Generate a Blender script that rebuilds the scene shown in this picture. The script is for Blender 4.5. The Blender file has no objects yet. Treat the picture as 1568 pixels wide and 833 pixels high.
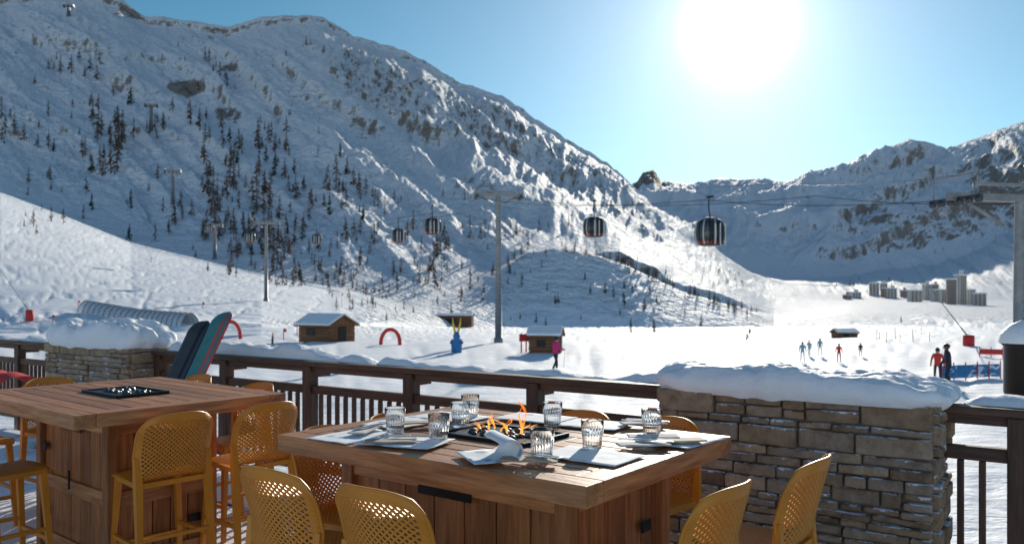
import bpy, math, random
import numpy as np
from mathutils import Vector, Matrix
random.seed(7); np.random.seed(7)
F=1255.0; HX=784.0; HY=450.0; CZ=1.72
scn=bpy.context.scene
def P(px,py,Y): return Vector(((px-HX)/F*Y, Y, CZ+(HY-py)/F*Y))
def TP(px,py,z=1.07):
    Y=(CZ-z)*F/(py-HY); return Vector(((px-HX)/F*Y,Y,z))
GZ=-2.3
def GP(px,py):
    return TP(px,py,GZ)
# ---------------- materials
def newmat(name):
    m=bpy.data.materials.new(name); m.use_nodes=True
    nt=m.node_tree; b=nt.nodes['Principled BSDF']; return m,nt,b
def setp(b,col=None,rough=None,metal=None,spec=None,trans=None,ior=None):
    if col is not None: b.inputs['Base Color'].default_value=(*col,1)
    if rough is not None: b.inputs['Roughness'].default_value=rough
    if metal is not None: b.inputs['Metallic'].default_value=metal
    if spec is not None: b.inputs['Specular IOR Level'].default_value=spec
    if trans is not None: b.inputs['Transmission Weight'].default_value=trans
    if ior is not None: b.inputs['IOR'].default_value=ior
def N(nt,t,**k):
    n=nt.nodes.new(t)
    for a,v in k.items(): setattr(n,a,v)
    return n
def coords(nt,scale=(1,1,1),kind='Object',island=False):
    tc=N(nt,'ShaderNodeTexCoord'); mp=N(nt,'ShaderNodeMapping')
    mp.inputs['Scale'].default_value=scale
    nt.links.new(tc.outputs[kind],mp.inputs['Vector'])
    if island:
        g=N(nt,'ShaderNodeNewGeometry'); mu=N(nt,'ShaderNodeMath',operation='MULTIPLY'); mu.inputs[1].default_value=37
        nt.links.new(g.outputs['Random Per Island'],mu.inputs[0])
        cb=N(nt,'ShaderNodeCombineXYZ')
        for i in range(3): nt.links.new(mu.outputs[0],cb.inputs[i])
        nt.links.new(cb.outputs[0],mp.inputs['Location'])
    return mp.outputs[0]
def noise(nt,vec,scale,detail=4,rough=.55):
    n=N(nt,'ShaderNodeTexNoise'); n.inputs['Scale'].default_value=scale
    n.inputs['Detail'].default_value=detail; n.inputs['Roughness'].default_value=rough
    nt.links.new(vec,n.inputs['Vector']); return n.outputs['Fac']
def ramp(nt,fac,stops):
    r=N(nt,'ShaderNodeValToRGB'); e=r.color_ramp.elements
    while len(e)<len(stops): e.new(.5)
    for i,(p,c) in enumerate(stops):
        e[i].position=p; e[i].color=(*c,1) if len(c)==3 else c
    nt.links.new(fac,r.inputs[0]); return r.outputs[0]
def bump(nt,b,h,dist,strength=1):
    n=N(nt,'ShaderNodeBump'); n.inputs['Distance'].default_value=dist; n.inputs['Strength'].default_value=strength
    nt.links.new(h,n.inputs['Height']); nt.links.new(n.outputs[0],b.inputs['Normal'])
def mixc(nt,fac,a,b_,mode='MIX'):
    m=N(nt,'ShaderNodeMix',data_type='RGBA',blend_type=mode)
    for s,i in ((fac,0),(a,6),(b_,7)):
        if isinstance(s,(int,float)): m.inputs[i].default_value=s
        elif isinstance(s,tuple): m.inputs[i].default_value=(*s,1)
        else: nt.links.new(s,m.inputs[i])
    return m.outputs[2]
def math_(nt,op,a,b=None,clamp=False):
    m=N(nt,'ShaderNodeMath',operation=op); m.use_clamp=clamp
    for s,i in ((a,0),(b,1)):
        if s is None: continue
        if isinstance(s,(int,float)): m.inputs[i].default_value=s
        else: nt.links.new(s,m.inputs[i])
    return m.outputs[0]
def simple(name,col,rough=.5,metal=0,var=.15,sc=8,bmp=0):
    m,nt,b=newmat(name); setp(b,col,rough,metal)
    v=coords(nt); n=noise(nt,v,sc,2)
    c=ramp(nt,n,[(.3,tuple(x*(1-var) for x in col)),(.7,tuple(min(1,x*(1+var)) for x in col))])
    nt.links.new(c,b.inputs['Base Color'])
    if bmp: bump(nt,b,n,bmp)
    return m
def wood(name,c1,c2,axis=0,rough=.5,sc=1.0):
    m,nt,b=newmat(name); setp(b,rough=rough)
    s=[14*sc]*3; s[axis]=1.2*sc
    v=coords(nt,tuple(s),island=True)
    n=noise(nt,v,3,5,.65)
    v2=coords(nt,tuple(x*.25 for x in s),island=True); n2=noise(nt,v2,2,2)
    c=ramp(nt,n,[(.3,c1),(.5,tuple((a+b_)/2 for a,b_ in zip(c1,c2))),(.72,c2)])
    g=N(nt,'ShaderNodeNewGeometry')
    isl=ramp(nt,g.outputs['Random Per Island'],[(0,(.66,.63,.60)),(1,(1.0,1.0,1.0))])
    c=mixc(nt,1.0,c,isl,'MULTIPLY')
    st=ramp(nt,n2,[(.35,(.62,.6,.58)),(.6,(1,1,1))])
    c=mixc(nt,.7,c,st,'MULTIPLY')
    nt.links.new(c,b.inputs['Base Color'])
    rr=ramp(nt,n,[(.3,(rough+.12,)*3),(.7,(rough-.1,)*3)]); nt.links.new(rr,b.inputs['Roughness'])
    bump(nt,b,n,.0025)
    return m
M={}
M['table_x']=wood('table_wood_long',(.34,.115,.036),(.74,.34,.13),0,.45)
M['table_y']=wood('table_wood_cross',(.34,.115,.036),(.74,.34,.13),1,.45)
M['table_z']=wood('table_wood_upright',(.32,.10,.028),(.64,.26,.08),2,.55)
M['rail_x']=wood('rail_wood',(.06,.026,.015),(.15,.062,.032),0,.55)
M['rail_z']=wood('rail_wood_upright',(.06,.026,.015),(.15,.062,.032),2,.55)
M['chalet']=wood('chalet_wood',(.16,.065,.028),(.34,.15,.06),0,.7,.5)
M['black']=simple('black_metal',(.02,.02,.022),.35,.6)
M['darkmetal']=simple('dark_metal',(.08,.085,.09),.4,.7)
M['steel']=simple('galvanised_steel',(.26,.26,.26),.5,.4,.2,2)
M['cut']=simple('cutlery_steel',(.6,.6,.62),.22,1,.05)
M['red']=simple('red_fabric',(.6,.035,.03),.7)
M['blue']=simple('blue_plastic',(.03,.17,.4),.6)
M['yellow']=simple('yellow_plastic',(.75,.5,.04),.6)
M['pink']=simple('pink_jacket',(.6,.03,.18),.8)
M['navy']=simple('dark_trousers',(.02,.022,.035),.8)
M['skin']=simple('skin',(.55,.32,.22),.5)
M['lightblue']=simple('pale_blue_jacket',(.25,.42,.5),.8)
def mk_stool():
    m,nt,b=newmat('mustard_plastic'); setp(b,(.62,.22,.016),.42)
    v=coords(nt); n=noise(nt,v,5,4)
    c=ramp(nt,n,[(.3,(.58,.195,.012)),(.7,(.70,.26,.02))]); nt.links.new(c,b.inputs['Base Color'])
    return m
M['stool']=mk_stool()
def mk_snow(name,scale=3.0,dist=.05,col=(.88,.89,.91)):
    m,nt,b=newmat(name); setp(b,col,.6,ior=1.31,spec=.3)
    v=coords(nt); n=noise(nt,v,scale,7,.64)
    bump(nt,b,n,dist)
    c=ramp(nt,n,[(.3,tuple(x*.94 for x in col)),(.6,col)]); nt.links.new(c,b.inputs['Base Color'])
    return m
M['snow']=mk_snow('snow')
def mk_terrain():
    m,nt,b=newmat('mountain_snow'); setp(b,rough=.68,ior=1.31,spec=.12)
    at=N(nt,'ShaderNodeAttribute',attribute_name='rock')
    fd=N(nt,'ShaderNodeAttribute',attribute_name='field')
    v=coords(nt,(1,1,1.4))
    n2=noise(nt,v,.12,4,.7)
    a=math_(nt,'ADD',at.outputs['Fac'],math_(nt,'MULTIPLY',n2,.75))
    mr=N(nt,'ShaderNodeMapRange'); mr.inputs[1].default_value=.84; mr.inputs[2].default_value=1.02
    nt.links.new(a,mr.inputs[0])
    rock=ramp(nt,n2,[(.35,(.20,.165,.14)),(.65,(.40,.33,.275))])
    sc=ramp(nt,n2,[(.35,(.84,.86,.89)),(.65,(.89,.90,.92))])
    c=mixc(nt,mr.outputs[0],sc,rock); nt.links.new(c,b.inputs['Base Color'])
    nt.links.new(math_(nt,'ADD',.10,math_(nt,'MULTIPLY',fd.outputs['Fac'],.30)),b.inputs['Specular IOR Level'])
    inv=math_(nt,'SUBTRACT',1.0,fd.outputs['Fac'])
    v3=coords(nt,(.4,1,1)); ns=noise(nt,v3,1.0,5,.72)
    h=math_(nt,'ADD',math_(nt,'MULTIPLY',math_(nt,'MULTIPLY',n2,9.0),inv),math_(nt,'MULTIPLY',math_(nt,'MULTIPLY',ns,.19),fd.outputs['Fac']))
    bump(nt,b,h,1.0,.9)
    return m
M['terrain']=mk_terrain()
def mk_stone():
    m,nt,b=newmat('stone_blocks'); setp(b,rough=.85)
    v=coords(nt,island=True); n=noise(nt,v,9,6,.7)
    c=ramp(nt,n,[(.3,(.21,.15,.11)),(.5,(.38,.29,.21)),(.75,(.55,.45,.34))])
    g=N(nt,'ShaderNodeNewGeometry')
    isl=ramp(nt,g.outputs['Random Per Island'],[(0,(.5,.42,.35)),(.35,(.9,.76,.60)),(.7,(.72,.70,.69)),(1,(1.15,1.0,.84))])
    c=mixc(nt,1,c,isl,'MULTIPLY'); 
    v2=coords(nt); n2=noise(nt,v2,7,4,.7)
    g2=N(nt,'ShaderNodeSeparateXYZ'); nt.links.new(g.outputs['Normal'],g2.inputs[0])
    sn=math_(nt,'ADD',n2,math_(nt,'MULTIPLY',g2.outputs[2],.2))
    mr=N(nt,'ShaderNodeMapRange'); mr.inputs[1].default_value=.66; mr.inputs[2].default_value=.70; nt.links.new(sn,mr.inputs[0])
    c=mixc(nt,mr.outputs[0],c,(.8,.83,.87))
    nt.links.new(c,b.inputs['Base Color']); bump(nt,b,n,.03); return m
M['stone']=mk_stone()
M['mortar']=simple('mortar',(.17,.14,.12),.95,bmp=.015,sc=20)
def mk_glass():
    m,nt,b=newmat('clear_glass'); setp(b,(.97,.99,1),0.0,trans=1,ior=1.45); return m
M['glass']=mk_glass()
def mk_paper():
    m,nt,b=newmat('printed_paper'); setp(b,(.72,.76,.8),.75)
    w=N(nt,'ShaderNodeTexVoronoi'); w.inputs['Scale'].default_value=9
    tc=coords(nt,(1,1,1)); nt.links.new(tc,w.inputs['Vector'])
    n=noise(nt,tc,14,4)
    a=math_(nt,'ADD',w.outputs['Distance'],math_(nt,'MULTIPLY',n,.5))
    c=ramp(nt,a,[(.42,(.26,.34,.42)),(.5,(.55,.62,.68)),(.56,(.78,.81,.83))]); nt.links.new(c,b.inputs['Base Color']); return m
M['paper']=mk_paper()
M['napkin']=simple('napkin_cloth',(.62,.60,.57),.9,0,.06,20,.001)
M['kraft']=simple('kraft_paper',(.42,.33,.24),.8,0,.1,20,.001)
def mk_flame():
    m,nt,b=newmat('flame'); nt.nodes.remove(b)
    out=nt.nodes['Material Output']; e=N(nt,'ShaderNodeEmission'); t=N(nt,'ShaderNodeBsdfTransparent'); mx=N(nt,'ShaderNodeMixShader')
    tc=N(nt,'ShaderNodeTexCoord'); s=N(nt,'ShaderNodeSeparateXYZ'); nt.links.new(tc.outputs['Object'],s.inputs[0])
    c=ramp(nt,math_(nt,'MULTIPLY',s.outputs[2],6.0),[(0,(1,.42,.06)),(.5,(1,.22,.02)),(1,(.9,.08,.01))]); nt.links.new(c,e.inputs[0]); e.inputs[1].default_value=1.8
    n=noise(nt,tc.outputs['Object'],28,3)
    f=ramp(nt,n,[(.38,(.05,.05,.05)),(.62,(.85,.85,.85))])
    nt.links.new(f,mx.inputs[0]); nt.links.new(t.outputs[0],mx.inputs[1]); nt.links.new(e.outputs[0],mx.inputs[2]); nt.links.new(mx.outputs[0],out.inputs[0]); return m
M['flame']=mk_flame()
M['larch']=simple('larch_twigs',(.15,.095,.068),.9,0,.4,.3)
M['pine']=simple('pine_needles',(.045,.065,.05),.9,0,.4,.3)
M['bark']=simple('bark',(.08,.055,.04),.9)
# ---------------- mesh builder
class MB:
    def __init__(s): s.v=[];s.f=[];s.m=[];s.sm=[]
    def add(s,vs,fs,mi=0,smooth=False):
        o=len(s.v); s.v+= [tuple(x) for x in vs]
        for f in fs: s.f.append(tuple(i+o for i in f)); s.m.append(mi); s.sm.append(smooth)
    def box(s,c,size,mi=0,R=None,taper=1.0):
        hx,hy,hz=[k/2 for k in size]; vs=[]
        for z in (-1,1):
            k=taper if z>0 else 1
            for x,y in ((-1,-1),(1,-1),(1,1),(-1,1)):
                p=Vector((x*hx*k,y*hy*k,z*hz)); 
                if R is not None: p=R@p
                vs.append(p+Vector(c))
        s.add(vs,[(3,2,1,0),(4,5,6,7),(0,1,5,4),(1,2,6,5),(2,3,7,6),(3,0,4,7)],mi)
    def tube(s,pts,rad,n=8,mi=0,smooth=True,flat=1.0,cap=True):
        pts=[Vector(p) for p in pts]; 
        if not hasattr(rad,'__len__'): rad=[rad]*len(pts)
        vs=[];prev=None
        for i,p in enumerate(pts):
            t=(pts[min(i+1,len(pts)-1)]-pts[max(i-1,0)]).normalized()
            if prev is None:
                ref=Vector((0,0,1)) if abs(t.z)<.9 else Vector((1,0,0)); a=t.cross(ref).normalized()
            else: a=(prev-t*prev.dot(t)).normalized()
            prev=a; b=t.cross(a)
            for k in range(n):
                an=2*math.pi*(k+.5)/n; vs.append(p+(a*math.cos(an)+b*math.sin(an)*flat)*rad[i])
        fs=[]
        for i in range(len(pts)-1):
            for k in range(n): fs.append((i*n+k,i*n+(k+1)%n,(i+1)*n+(k+1)%n,(i+1)*n+k))
        if cap: fs.append(tuple(range(n))[::-1]); fs.append(tuple((len(pts)-1)*n+k for k in range(n)))
        s.add(vs,fs,mi,smooth)
    def lathe(s,prof,n=32,mi=0,c=(0,0,0),flute=None):
        vs=[]
        for j,(r,z) in enumerate(prof):
            for k in range(n):
                an=2*math.pi*k/n; rr=r
                if flute: rr=r*flute(j,k,n)
                vs.append((c[0]+rr*math.cos(an),c[1]+rr*math.sin(an),c[2]+z))
        fs=[]
        for j in range(len(prof)-1):
            for k in range(n): fs.append((j*n+k,j*n+(k+1)%n,(j+1)*n+(k+1)%n,(j+1)*n+k))
        s.add(vs,fs,mi,True)
    def ell(s,c,r,mi=0,n=16,m=10,R=None):
        vs=[];fs=[]
        for j in range(m+1):
            ph=math.pi*j/m
            for k in range(n):
                th=2*math.pi*k/n
                p=Vector((r[0]*math.sin(ph)*math.cos(th),r[1]*math.sin(ph)*math.sin(th),-r[2]*math.cos(ph)))
                if R is not None: p=R@p
                vs.append(p+Vector(c))
        for j in range(m):
            for k in range(n): fs.append((j*n+k,j*n+(k+1)%n,(j+1)*n+(k+1)%n,(j+1)*n+k))
        s.add(vs,fs,mi,True)
    def grid(s,fn,nu,nv,mi=0,smooth=True):
        vs=[fn(i/nu,j/nv) for j in range(nv+1) for i in range(nu+1)]
        fs=[(j*(nu+1)+i,j*(nu+1)+i+1,(j+1)*(nu+1)+i+1,(j+1)*(nu+1)+i) for j in range(nv) for i in range(nu)]
        s.add(vs,fs,mi,smooth)
    def mesh(s,name,mats):
        me=bpy.data.meshes.new(name); me.from_pydata(s.v,[],s.f)
        for m in mats: me.materials.append(m)
        me.polygons.foreach_set('material_index',s.m); me.polygons.foreach_set('use_smooth',s.sm); me.update(); return me
    def obj(s,name,mats,loc=(0,0,0),rz=0,bevel=0,parent=None,seg=2):
        o=bpy.data.objects.new(name,s.mesh(name,mats)); scn.collection.objects.link(o)
        o.location=loc; o.rotation_euler=(0,0,rz)
        if bevel:
            b=o.modifiers.new('bevel','BEVEL'); b.width=bevel; b.segments=seg; b.limit_method='ANGLE'; b.angle_limit=math.radians(40)
        if parent: o.parent=parent
        return o
def link(name,me,loc=(0,0,0),rz=0,parent=None):
    o=bpy.data.objects.new(name,me); scn.collection.objects.link(o); o.location=loc; o.rotation_euler=(0,0,rz)
    if parent: o.parent=parent
    return o
def empty(name,loc=(0,0,0),rz=0):
    o=bpy.data.objects.new(name,None); scn.collection.objects.link(o); o.location=loc; o.rotation_euler=(0,0,rz); o.empty_display_size=.1; return o
# ---------------- numpy noise
_r=np.random.RandomState(3); _perm=_r.permutation(512); _perm=np.concatenate([_perm,_perm,_perm]); _ga=_r.rand(512)*2*np.pi
def pn(x,y,seed=0):
    x=np.asarray(x,float);y=np.asarray(y,float)
    xi=np.floor(x).astype(int);yi=np.floor(y).astype(int);xf=x-xi;yf=y-yi
    def g(ix,iy,dx,dy):
        h=_perm[(_perm[(ix+seed*17)&511]+iy)&511]; a=_ga[h]; return np.cos(a)*dx+np.sin(a)*dy
    u=xf**3*(xf*(xf*6-15)+10);v=yf**3*(yf*(yf*6-15)+10)
    a=g(xi,yi,xf,yf);b=g(xi+1,yi,xf-1,yf);c=g(xi,yi+1,xf,yf-1);d=g(xi+1,yi+1,xf-1,yf-1)
    return ((a+(b-a)*u)*(1-v)+(c+(d-c)*u)*v)*1.5
def fbm(x,y,o=5,seed=0,gain=.5):
    s=0;a=1;t=0
    for i in range(o): s=s+a*pn(x*2**i,y*2**i,seed+i); t+=a; a*=gain
    return s/t
def rid(x,y,o=4,seed=0,gain=.5):
    s=0;a=1;t=0
    for i in range(o): s=s+a*(1-2*np.abs(pn(x*2**i,y*2**i,seed+i))); t+=a;a*=gain
    return s/t
# ---------------- terrain
xs=np.concatenate([np.linspace(-4000,-150,70),np.linspace(-145,1715,900),np.linspace(1722,5000,60)])
def ln(pts):
    pts=sorted(pts); k=[p[0] for p in pts]; return np.interp(xs,k,[p[1] for p in pts]),np.interp(xs,k,[p[2] for p in pts])
L=[]
L.append((np.full_like(xs,4.0),None)); L.append((np.full_like(xs,70.),None))
L.append(ln([(-4000,80,509),(0,90,505),(200,90,503),(400,92,500),(520,110,500),(620,160,500),(700,240,502),(800,280,503),(950,285,504),(1170,290,502),(1300,280,500),(1568,260,502),(5000,250,502)]))
L.append(ln([(-4000,260,180),(-300,330,250),(0,330,293),(100,320,330),(200,300,370),(300,270,395),(400,240,419),(520,225,447),(620,230,477),(660,260,478),(710,300,455),(760,335,418),(810,355,388),(850,362,380),(900,362,388),(950,358,404),(1000,350,428),(1050,345,450),(1110,338,468),(1150,335,480),(1185,360,496),(1300,480,480),(1430,500,478),(1568,500,480),(5000,500,470)]))
L.append(ln([(-4000,330,185),(-300,420,255),(0,410,300),(200,380,378),(300,350,402),(400,320,425),(520,310,442),(620,300,468),(660,320,460),(710,350,448),(760,400,414),(810,430,387),(850,440,383),(950,440,405),(1050,430,452),(1150,430,482),(1185,520,484),(1300,800,468),(1430,800,465),(1568,800,468),(5000,800,440)]))
L.append(ln([(-4000,500,100),(-300,560,170),(0,540,230),(100,530,265),(200,500,300),(400,460,335),(520,440,352),(620,440,378),(700,470,368),(800,560,345),(850,590,350),(950,640,382),(1050,680,425),(1170,950,457),(1300,1200,460),(1430,1200,458),(1568,1150,462),(1800,1100,430),(5000,1100,380)]))
L.append(ln([(-4000,750,20),(-300,760,50),(0,760,110),(200,740,165),(400,720,190),(620,720,235),(800,830,268),(850,850,292),(950,900,335),(1050,950,392),(1170,1300,440),(1300,1500,449),(1430,1500,443),(1568,1450,436),(1800,1400,400),(5000,1400,300)]))
L.append(ln([(-4000,1050,-60),(-300,1080,-20),(0,1080,10),(60,1080,2),(100,1080,-2),(180,1080,12),(220,1080,40),(290,1080,47),(350,1080,60),(390,1080,47),(440,1085,37),(495,1090,40),(540,1095,68),(600,1100,86),(650,1110,106),(700,1120,140),(770,1130,160),(830,1150,200),(880,1165,230),(930,1180,258),(965,1190,287),(1000,1200,325),(1040,1220,350),(1090,1280,385),(1150,1400,418),(1200,1600,436),(1300,1900,440),(1430,1900,428),(1480,1900,420),(1568,1900,380),(1800,1800,340),(5000,1800,200)]))
L.append(ln([(-4000,1900,0),(0,1900,60),(400,2000,90),(700,2100,180),(850,2200,260),(965,2200,320),(1040,2200,375),(1150,2300,424),(1200,2300,428),(1300,2400,425),(1430,2350,405),(1500,2300,385),(1568,2250,345),(1800,2200,300),(5000,2200,160)]))
L.append(ln([(-4000,2700,200),(700,2800,330),(950,2800,345),(1000,2800,345),(1100,2750,352),(1200,2700,356),(1300,2650,348),(1430,2550,328),(1500,2500,300),(1568,2450,262),(5000,2450,120)]))
L.append(ln([(-4000,3700,300),(700,3700,330),(900,3700,300),(965,3700,286),(976,3700,280),(984,3700,264),(1002,3700,261),(1012,3700,277),(1060,3700,282),(1100,3700,273),(1150,3700,277),(1200,3700,280),(1240,3650,268),(1280,3600,257),(1330,3500,238),(1370,3450,222),(1392,3450,214),(1420,3400,219),(1450,3350,232),(1480,3300,217),(1520,3250,203),(1568,3200,186),(1700,3100,150),(5000,3100,60)]))
L.append((L[-1][0]*1.25,L[-1][1]+50))
rows=[40,30,80,16,70,90,110,14,60,110,8]
D=[];Z=[];RP=[]
def zof(i):
    d,y=L[i]
    return np.full_like(xs,GZ) if y is None else CZ+(HY-y)/F*d
for i,n in enumerate(rows):
    d0,d1=L[i][0],L[i+1][0]; z0,z1=zof(i),zof(i+1)
    for k in range(n):
        t=k/n; d=d0*(d1/d0)**t; D.append(d); Z.append(z0+(z1-z0)*(d-d0)/(d1-d0)); RP.append(i+t)
D.append(L[-1][0]);Z.append(zof(-1));RP.append(11.0)
D=np.array(D);Z=np.array(Z);RP=np.array(RP)[:,None]*np.ones_like(xs)[None]
def sm(A,k):
    B=A.copy()
    for _ in range(k): B[1:-1]=(B[:-2]+2*B[1:-1]+B[2:])/4
    return B
Z=sm(Z,14)
XI=np.ones_like(D)*xs[None]; YI=HY-(Z-CZ)/D*F
XW=(XI-HX)/F*D
def ss(a,b,x): t=np.clip((x-a)/(b-a),0,1); return t*t*(3-2*t)
wx=XI+34*fbm(XI/130,YI/130,4,21); wy=YI+28*fbm(XI/130,YI/130,4,31)
a=wx*.83+wy*.56; b=-wx*.56+wy*.83
leftm=1-ss(1050,1250,XI)*(RP<8.5)-(RP>=8.5)*1.0; leftm=np.clip(leftm,0,1)
up=ss(4.05,4.9,RP)*(1-ss(6.5,7.0,RP)*.8)
streak=rid(a/330,b/70,3,5,.5); streak2=rid(a/110,b/30,4,9,.55)
disp=leftm*up*(19*streak+8*streak2+6*fbm(wx/45,wy/38,5,44,.62)+2.6*rid(XI/15,YI/13,3,46))
rockband=np.clip(1-np.abs((YI-np.interp(XI,xs,L[7][1]))-66)/95,0,1)*ss(440,560,XI)*(1-ss(980,1060,XI))*(RP<7.3)
disp+=leftm*ss(5,5.6,RP)*(1-ss(6.75,7,RP)*.5)*np.minimum(1,rockband*1.6)*(15*rid(wx/36,wy/66,5,60,.62)+2)
disp+=leftm*(RP>6.5)*(RP<7.6)*3.5*fbm(XI/25,YI/60,5,71,.65)
low=ss(2.05,2.5,RP)*(1-ss(4.3,5,RP))*(1-ss(1150,1220,XI))
disp+=low*(3.2*rid(wx/160,wy/28,4,80)+1.3*fbm(XI/22,YI/10,4,84))*(1-.75*(1-ss(560,700,XI)))
far=ss(8.0,8.8,RP)*(1-ss(9.75,10,RP)*.8)
disp+=far*(19*rid(wx/95+wy/140,wy/70,6,90,.6)+4*fbm(XI/14,YI/14,4,95))
rr=ss(1150,1400,XI)*ss(4.6,6.5,RP)*(1-ss(8.0,8.8,RP))
disp+=rr*(6*rid(a/120,b/30,4,98)+1.5*fbm(XI/14,YI/9,4,99))
disp+=ss(1460,1540,XI)*ss(6.2,7,RP)*(1-ss(7.5,8.5,RP))*12*rid(a/90,-b/40,4,120)
def bench(pts,w,A,r0,r1,seed):
    global disp
    px=[p[0] for p in pts]; py=[p[1] for p in pts]
    ly=np.interp(XI,px,py)+10*fbm(XI/60,YI/90,4,seed)
    m=ss(px[0]-30,px[0]+40,XI)*(1-ss(px[-1]-50,px[-1]+30,XI))*(RP>r0)*(RP<r1)
    t=(ly-YI)/(w*(1+.5*fbm(XI/70,YI/200,2,seed+5)))
    gk=np.where(t<0,ss(-.8,0,t),1-ss(0,1.9,t))
    disp=disp+A*gk*m
bench([(320,85),(380,130),(450,205),(520,250)],20,16,4.3,6.95,300)
bench([(430,225),(540,275),(620,300),(700,365),(790,395)],20,16,4.1,6.95,310)
bench([(120,120),(200,150),(290,215),(400,300),(480,350)],17,13,4.1,6.95,320)
bench([(500,330),(560,370),(610,410),(640,430)],15,12,4.02,6.95,330)
bench([(20,55),(150,95),(260,105),(330,150),(380,200)],17,12,4.5,6.95,340)
bench([(700,285),(780,320),(860,352),(960,402),(1060,440),(1160,475)],28,16,4.1,6.9,350)
bench([(880,290),(950,330),(1040,380),(1130,425)],17,11,4.5,6.95,360)
bench([(0,190),(100,225),(200,285),(300,345)],15,11,4.1,6.9,370)
bench([(540,150),(640,215),(740,260),(840,310)],15,12,5,6.9,380)
bench([(400,95),(500,170),(600,240),(680,290)],14,11,5,6.9,385)
bench([(1100,320),(1200,310),(1290,285),(1350,262),(1450,240)],18,14,8.2,9.97,390)
bench([(1180,350),(1260,345),(1330,315),(1420,285),(1568,240)],16,13,8.2,9.97,400)
bench([(960,320),(1050,315),(1120,335),(1180,360)],14,9,8.2,9.97,410)
bench([(1230,400),(1330,385),(1420,340),(1568,300)],14,10,7.9,9.8,420)
bench([(1405,492),(1500,499),(1800,505)],7,6,1.9,3.2,430)
Z2=Z+disp*D/F
fieldm=1-ss(1.9,2.4,RP)
pist=ss(1.9,2.1,RP)*(1-ss(2.9,3.1,RP))*(1-ss(500,640,XI))
tracks=0
for k_ in range(7):
    an=[.2,-.35,.8,1.3,-.9,.5,-1.4][k_]; cc=XW*math.cos(an)+D*math.sin(an)+4*fbm(XW/25+k_,D/25,3,200+k_)
    pr=[9,13,11,17,15,21,19][k_]; ph=np.abs((cc/pr)%1-.5)*pr; tracks=tracks-.09*np.exp(-(ph/.35)**2)
bump_m=.13*fbm(XW/9,D/9,4,130,.55)+tracks+.28*fbm(XW/40,D/14,3,160)
Z2+=fieldm*bump_m*ss(7,20,D)+ (ss(1.3,2.0,RP)*(1-ss(2.9,3.1,RP)))*(.5*fbm(XW/24,D/24,4,150,.5)+tracks*1.3)
nr,nc=D.shape
YI2=HY-(Z2-CZ)/D*F
steep=np.clip(np.gradient(Z2,axis=0)/np.gradient(D,axis=0),-1,3)
co=np.stack([XW,D,Z2],-1).reshape(-1,3)
idx=np.arange(nr*nc).reshape(nr,nc)
fc=np.stack([idx[:-1,:-1],idx[:-1,1:],idx[1:,1:],idx[1:,:-1]],-1).reshape(-1,4)
me=bpy.data.meshes.new('snowy_mountain_terrain')
me.vertices.add(len(co)); me.vertices.foreach_set('co',co.ravel())
me.loops.add(fc.size); me.loops.foreach_set('vertex_index',fc.ravel())
me.polygons.add(len(fc)); me.polygons.foreach_set('loop_start',np.arange(len(fc))*4); me.polygons.foreach_set('loop_total',np.full(len(fc),4))
me.polygons.foreach_set('use_smooth',np.ones(len(fc),bool)); me.update(calc_edges=True)
rk=np.minimum(1,rockband*1.5)*.62
rk=np.maximum(rk,ss(1420,1500,XI)*(1-ss(300,400,YI))*.75*(RP>7))
rk=np.maximum(rk,(RP>9.6)*(XI>970)*(XI<1018)*1.4)
rk=np.maximum(rk,(RP>8.3)*.45*ss(1230,1340,XI))
rk=np.maximum(rk,(RP>8.3)*.3)
for cx,cy,rx,ry,s_ in ((285,135,34,16,1.2),(350,175,28,12,1.),(200,20,60,12,.8),(730,290,50,30,.8),(1325,330,50,20,.8),(560,200,50,30,.6),(350,105,15,8,1.),(300,60,60,10,.6),(480,430,60,12,.7)):
    rk=np.maximum(rk,s_*np.clip(1.3-((XI-cx)/rx)**2-((YI2-cy)/ry)**2,0,1))
rk=np.maximum(rk,leftm*ss(4.2,5,RP)*.34)
rock=rk*.60+ (.55*fbm(wx/16,wy/14,5,170,.8)+.45*np.clip(steep-.45,-.3,.8))*(RP>4)
rock*= (rk>0)
for nm,ar in (('rock',rock),('field',np.maximum(fieldm,pist))):
    at=me.attributes.new(nm,'FLOAT','POINT'); at.data.foreach_set('value',ar.astype(np.float32).ravel())
me.materials.append(M['terrain'])
link('snowy_mountain_terrain',me)
vis=np.minimum.accumulate(YI2,axis=0)
def ground(px,py):
    c=int(np.argmin(np.abs(xs-px))); col=YI2[:,c]; ok=col<=vis[:,c]+1.0
    e=np.abs(col-py)+np.where(ok,0,1e4); r=int(np.argmin(e)); 
    return Vector((XW[r,c],D[r,c],Z2[r,c]))
g=MB(); g.add([(-400,-300,-2.6),(400,-300,-2.6),(400,4.5,-2.6),(-400,4.5,-2.6)],[(0,1,2,3)]); g.obj('snow_ground',[M['snow']])
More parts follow.
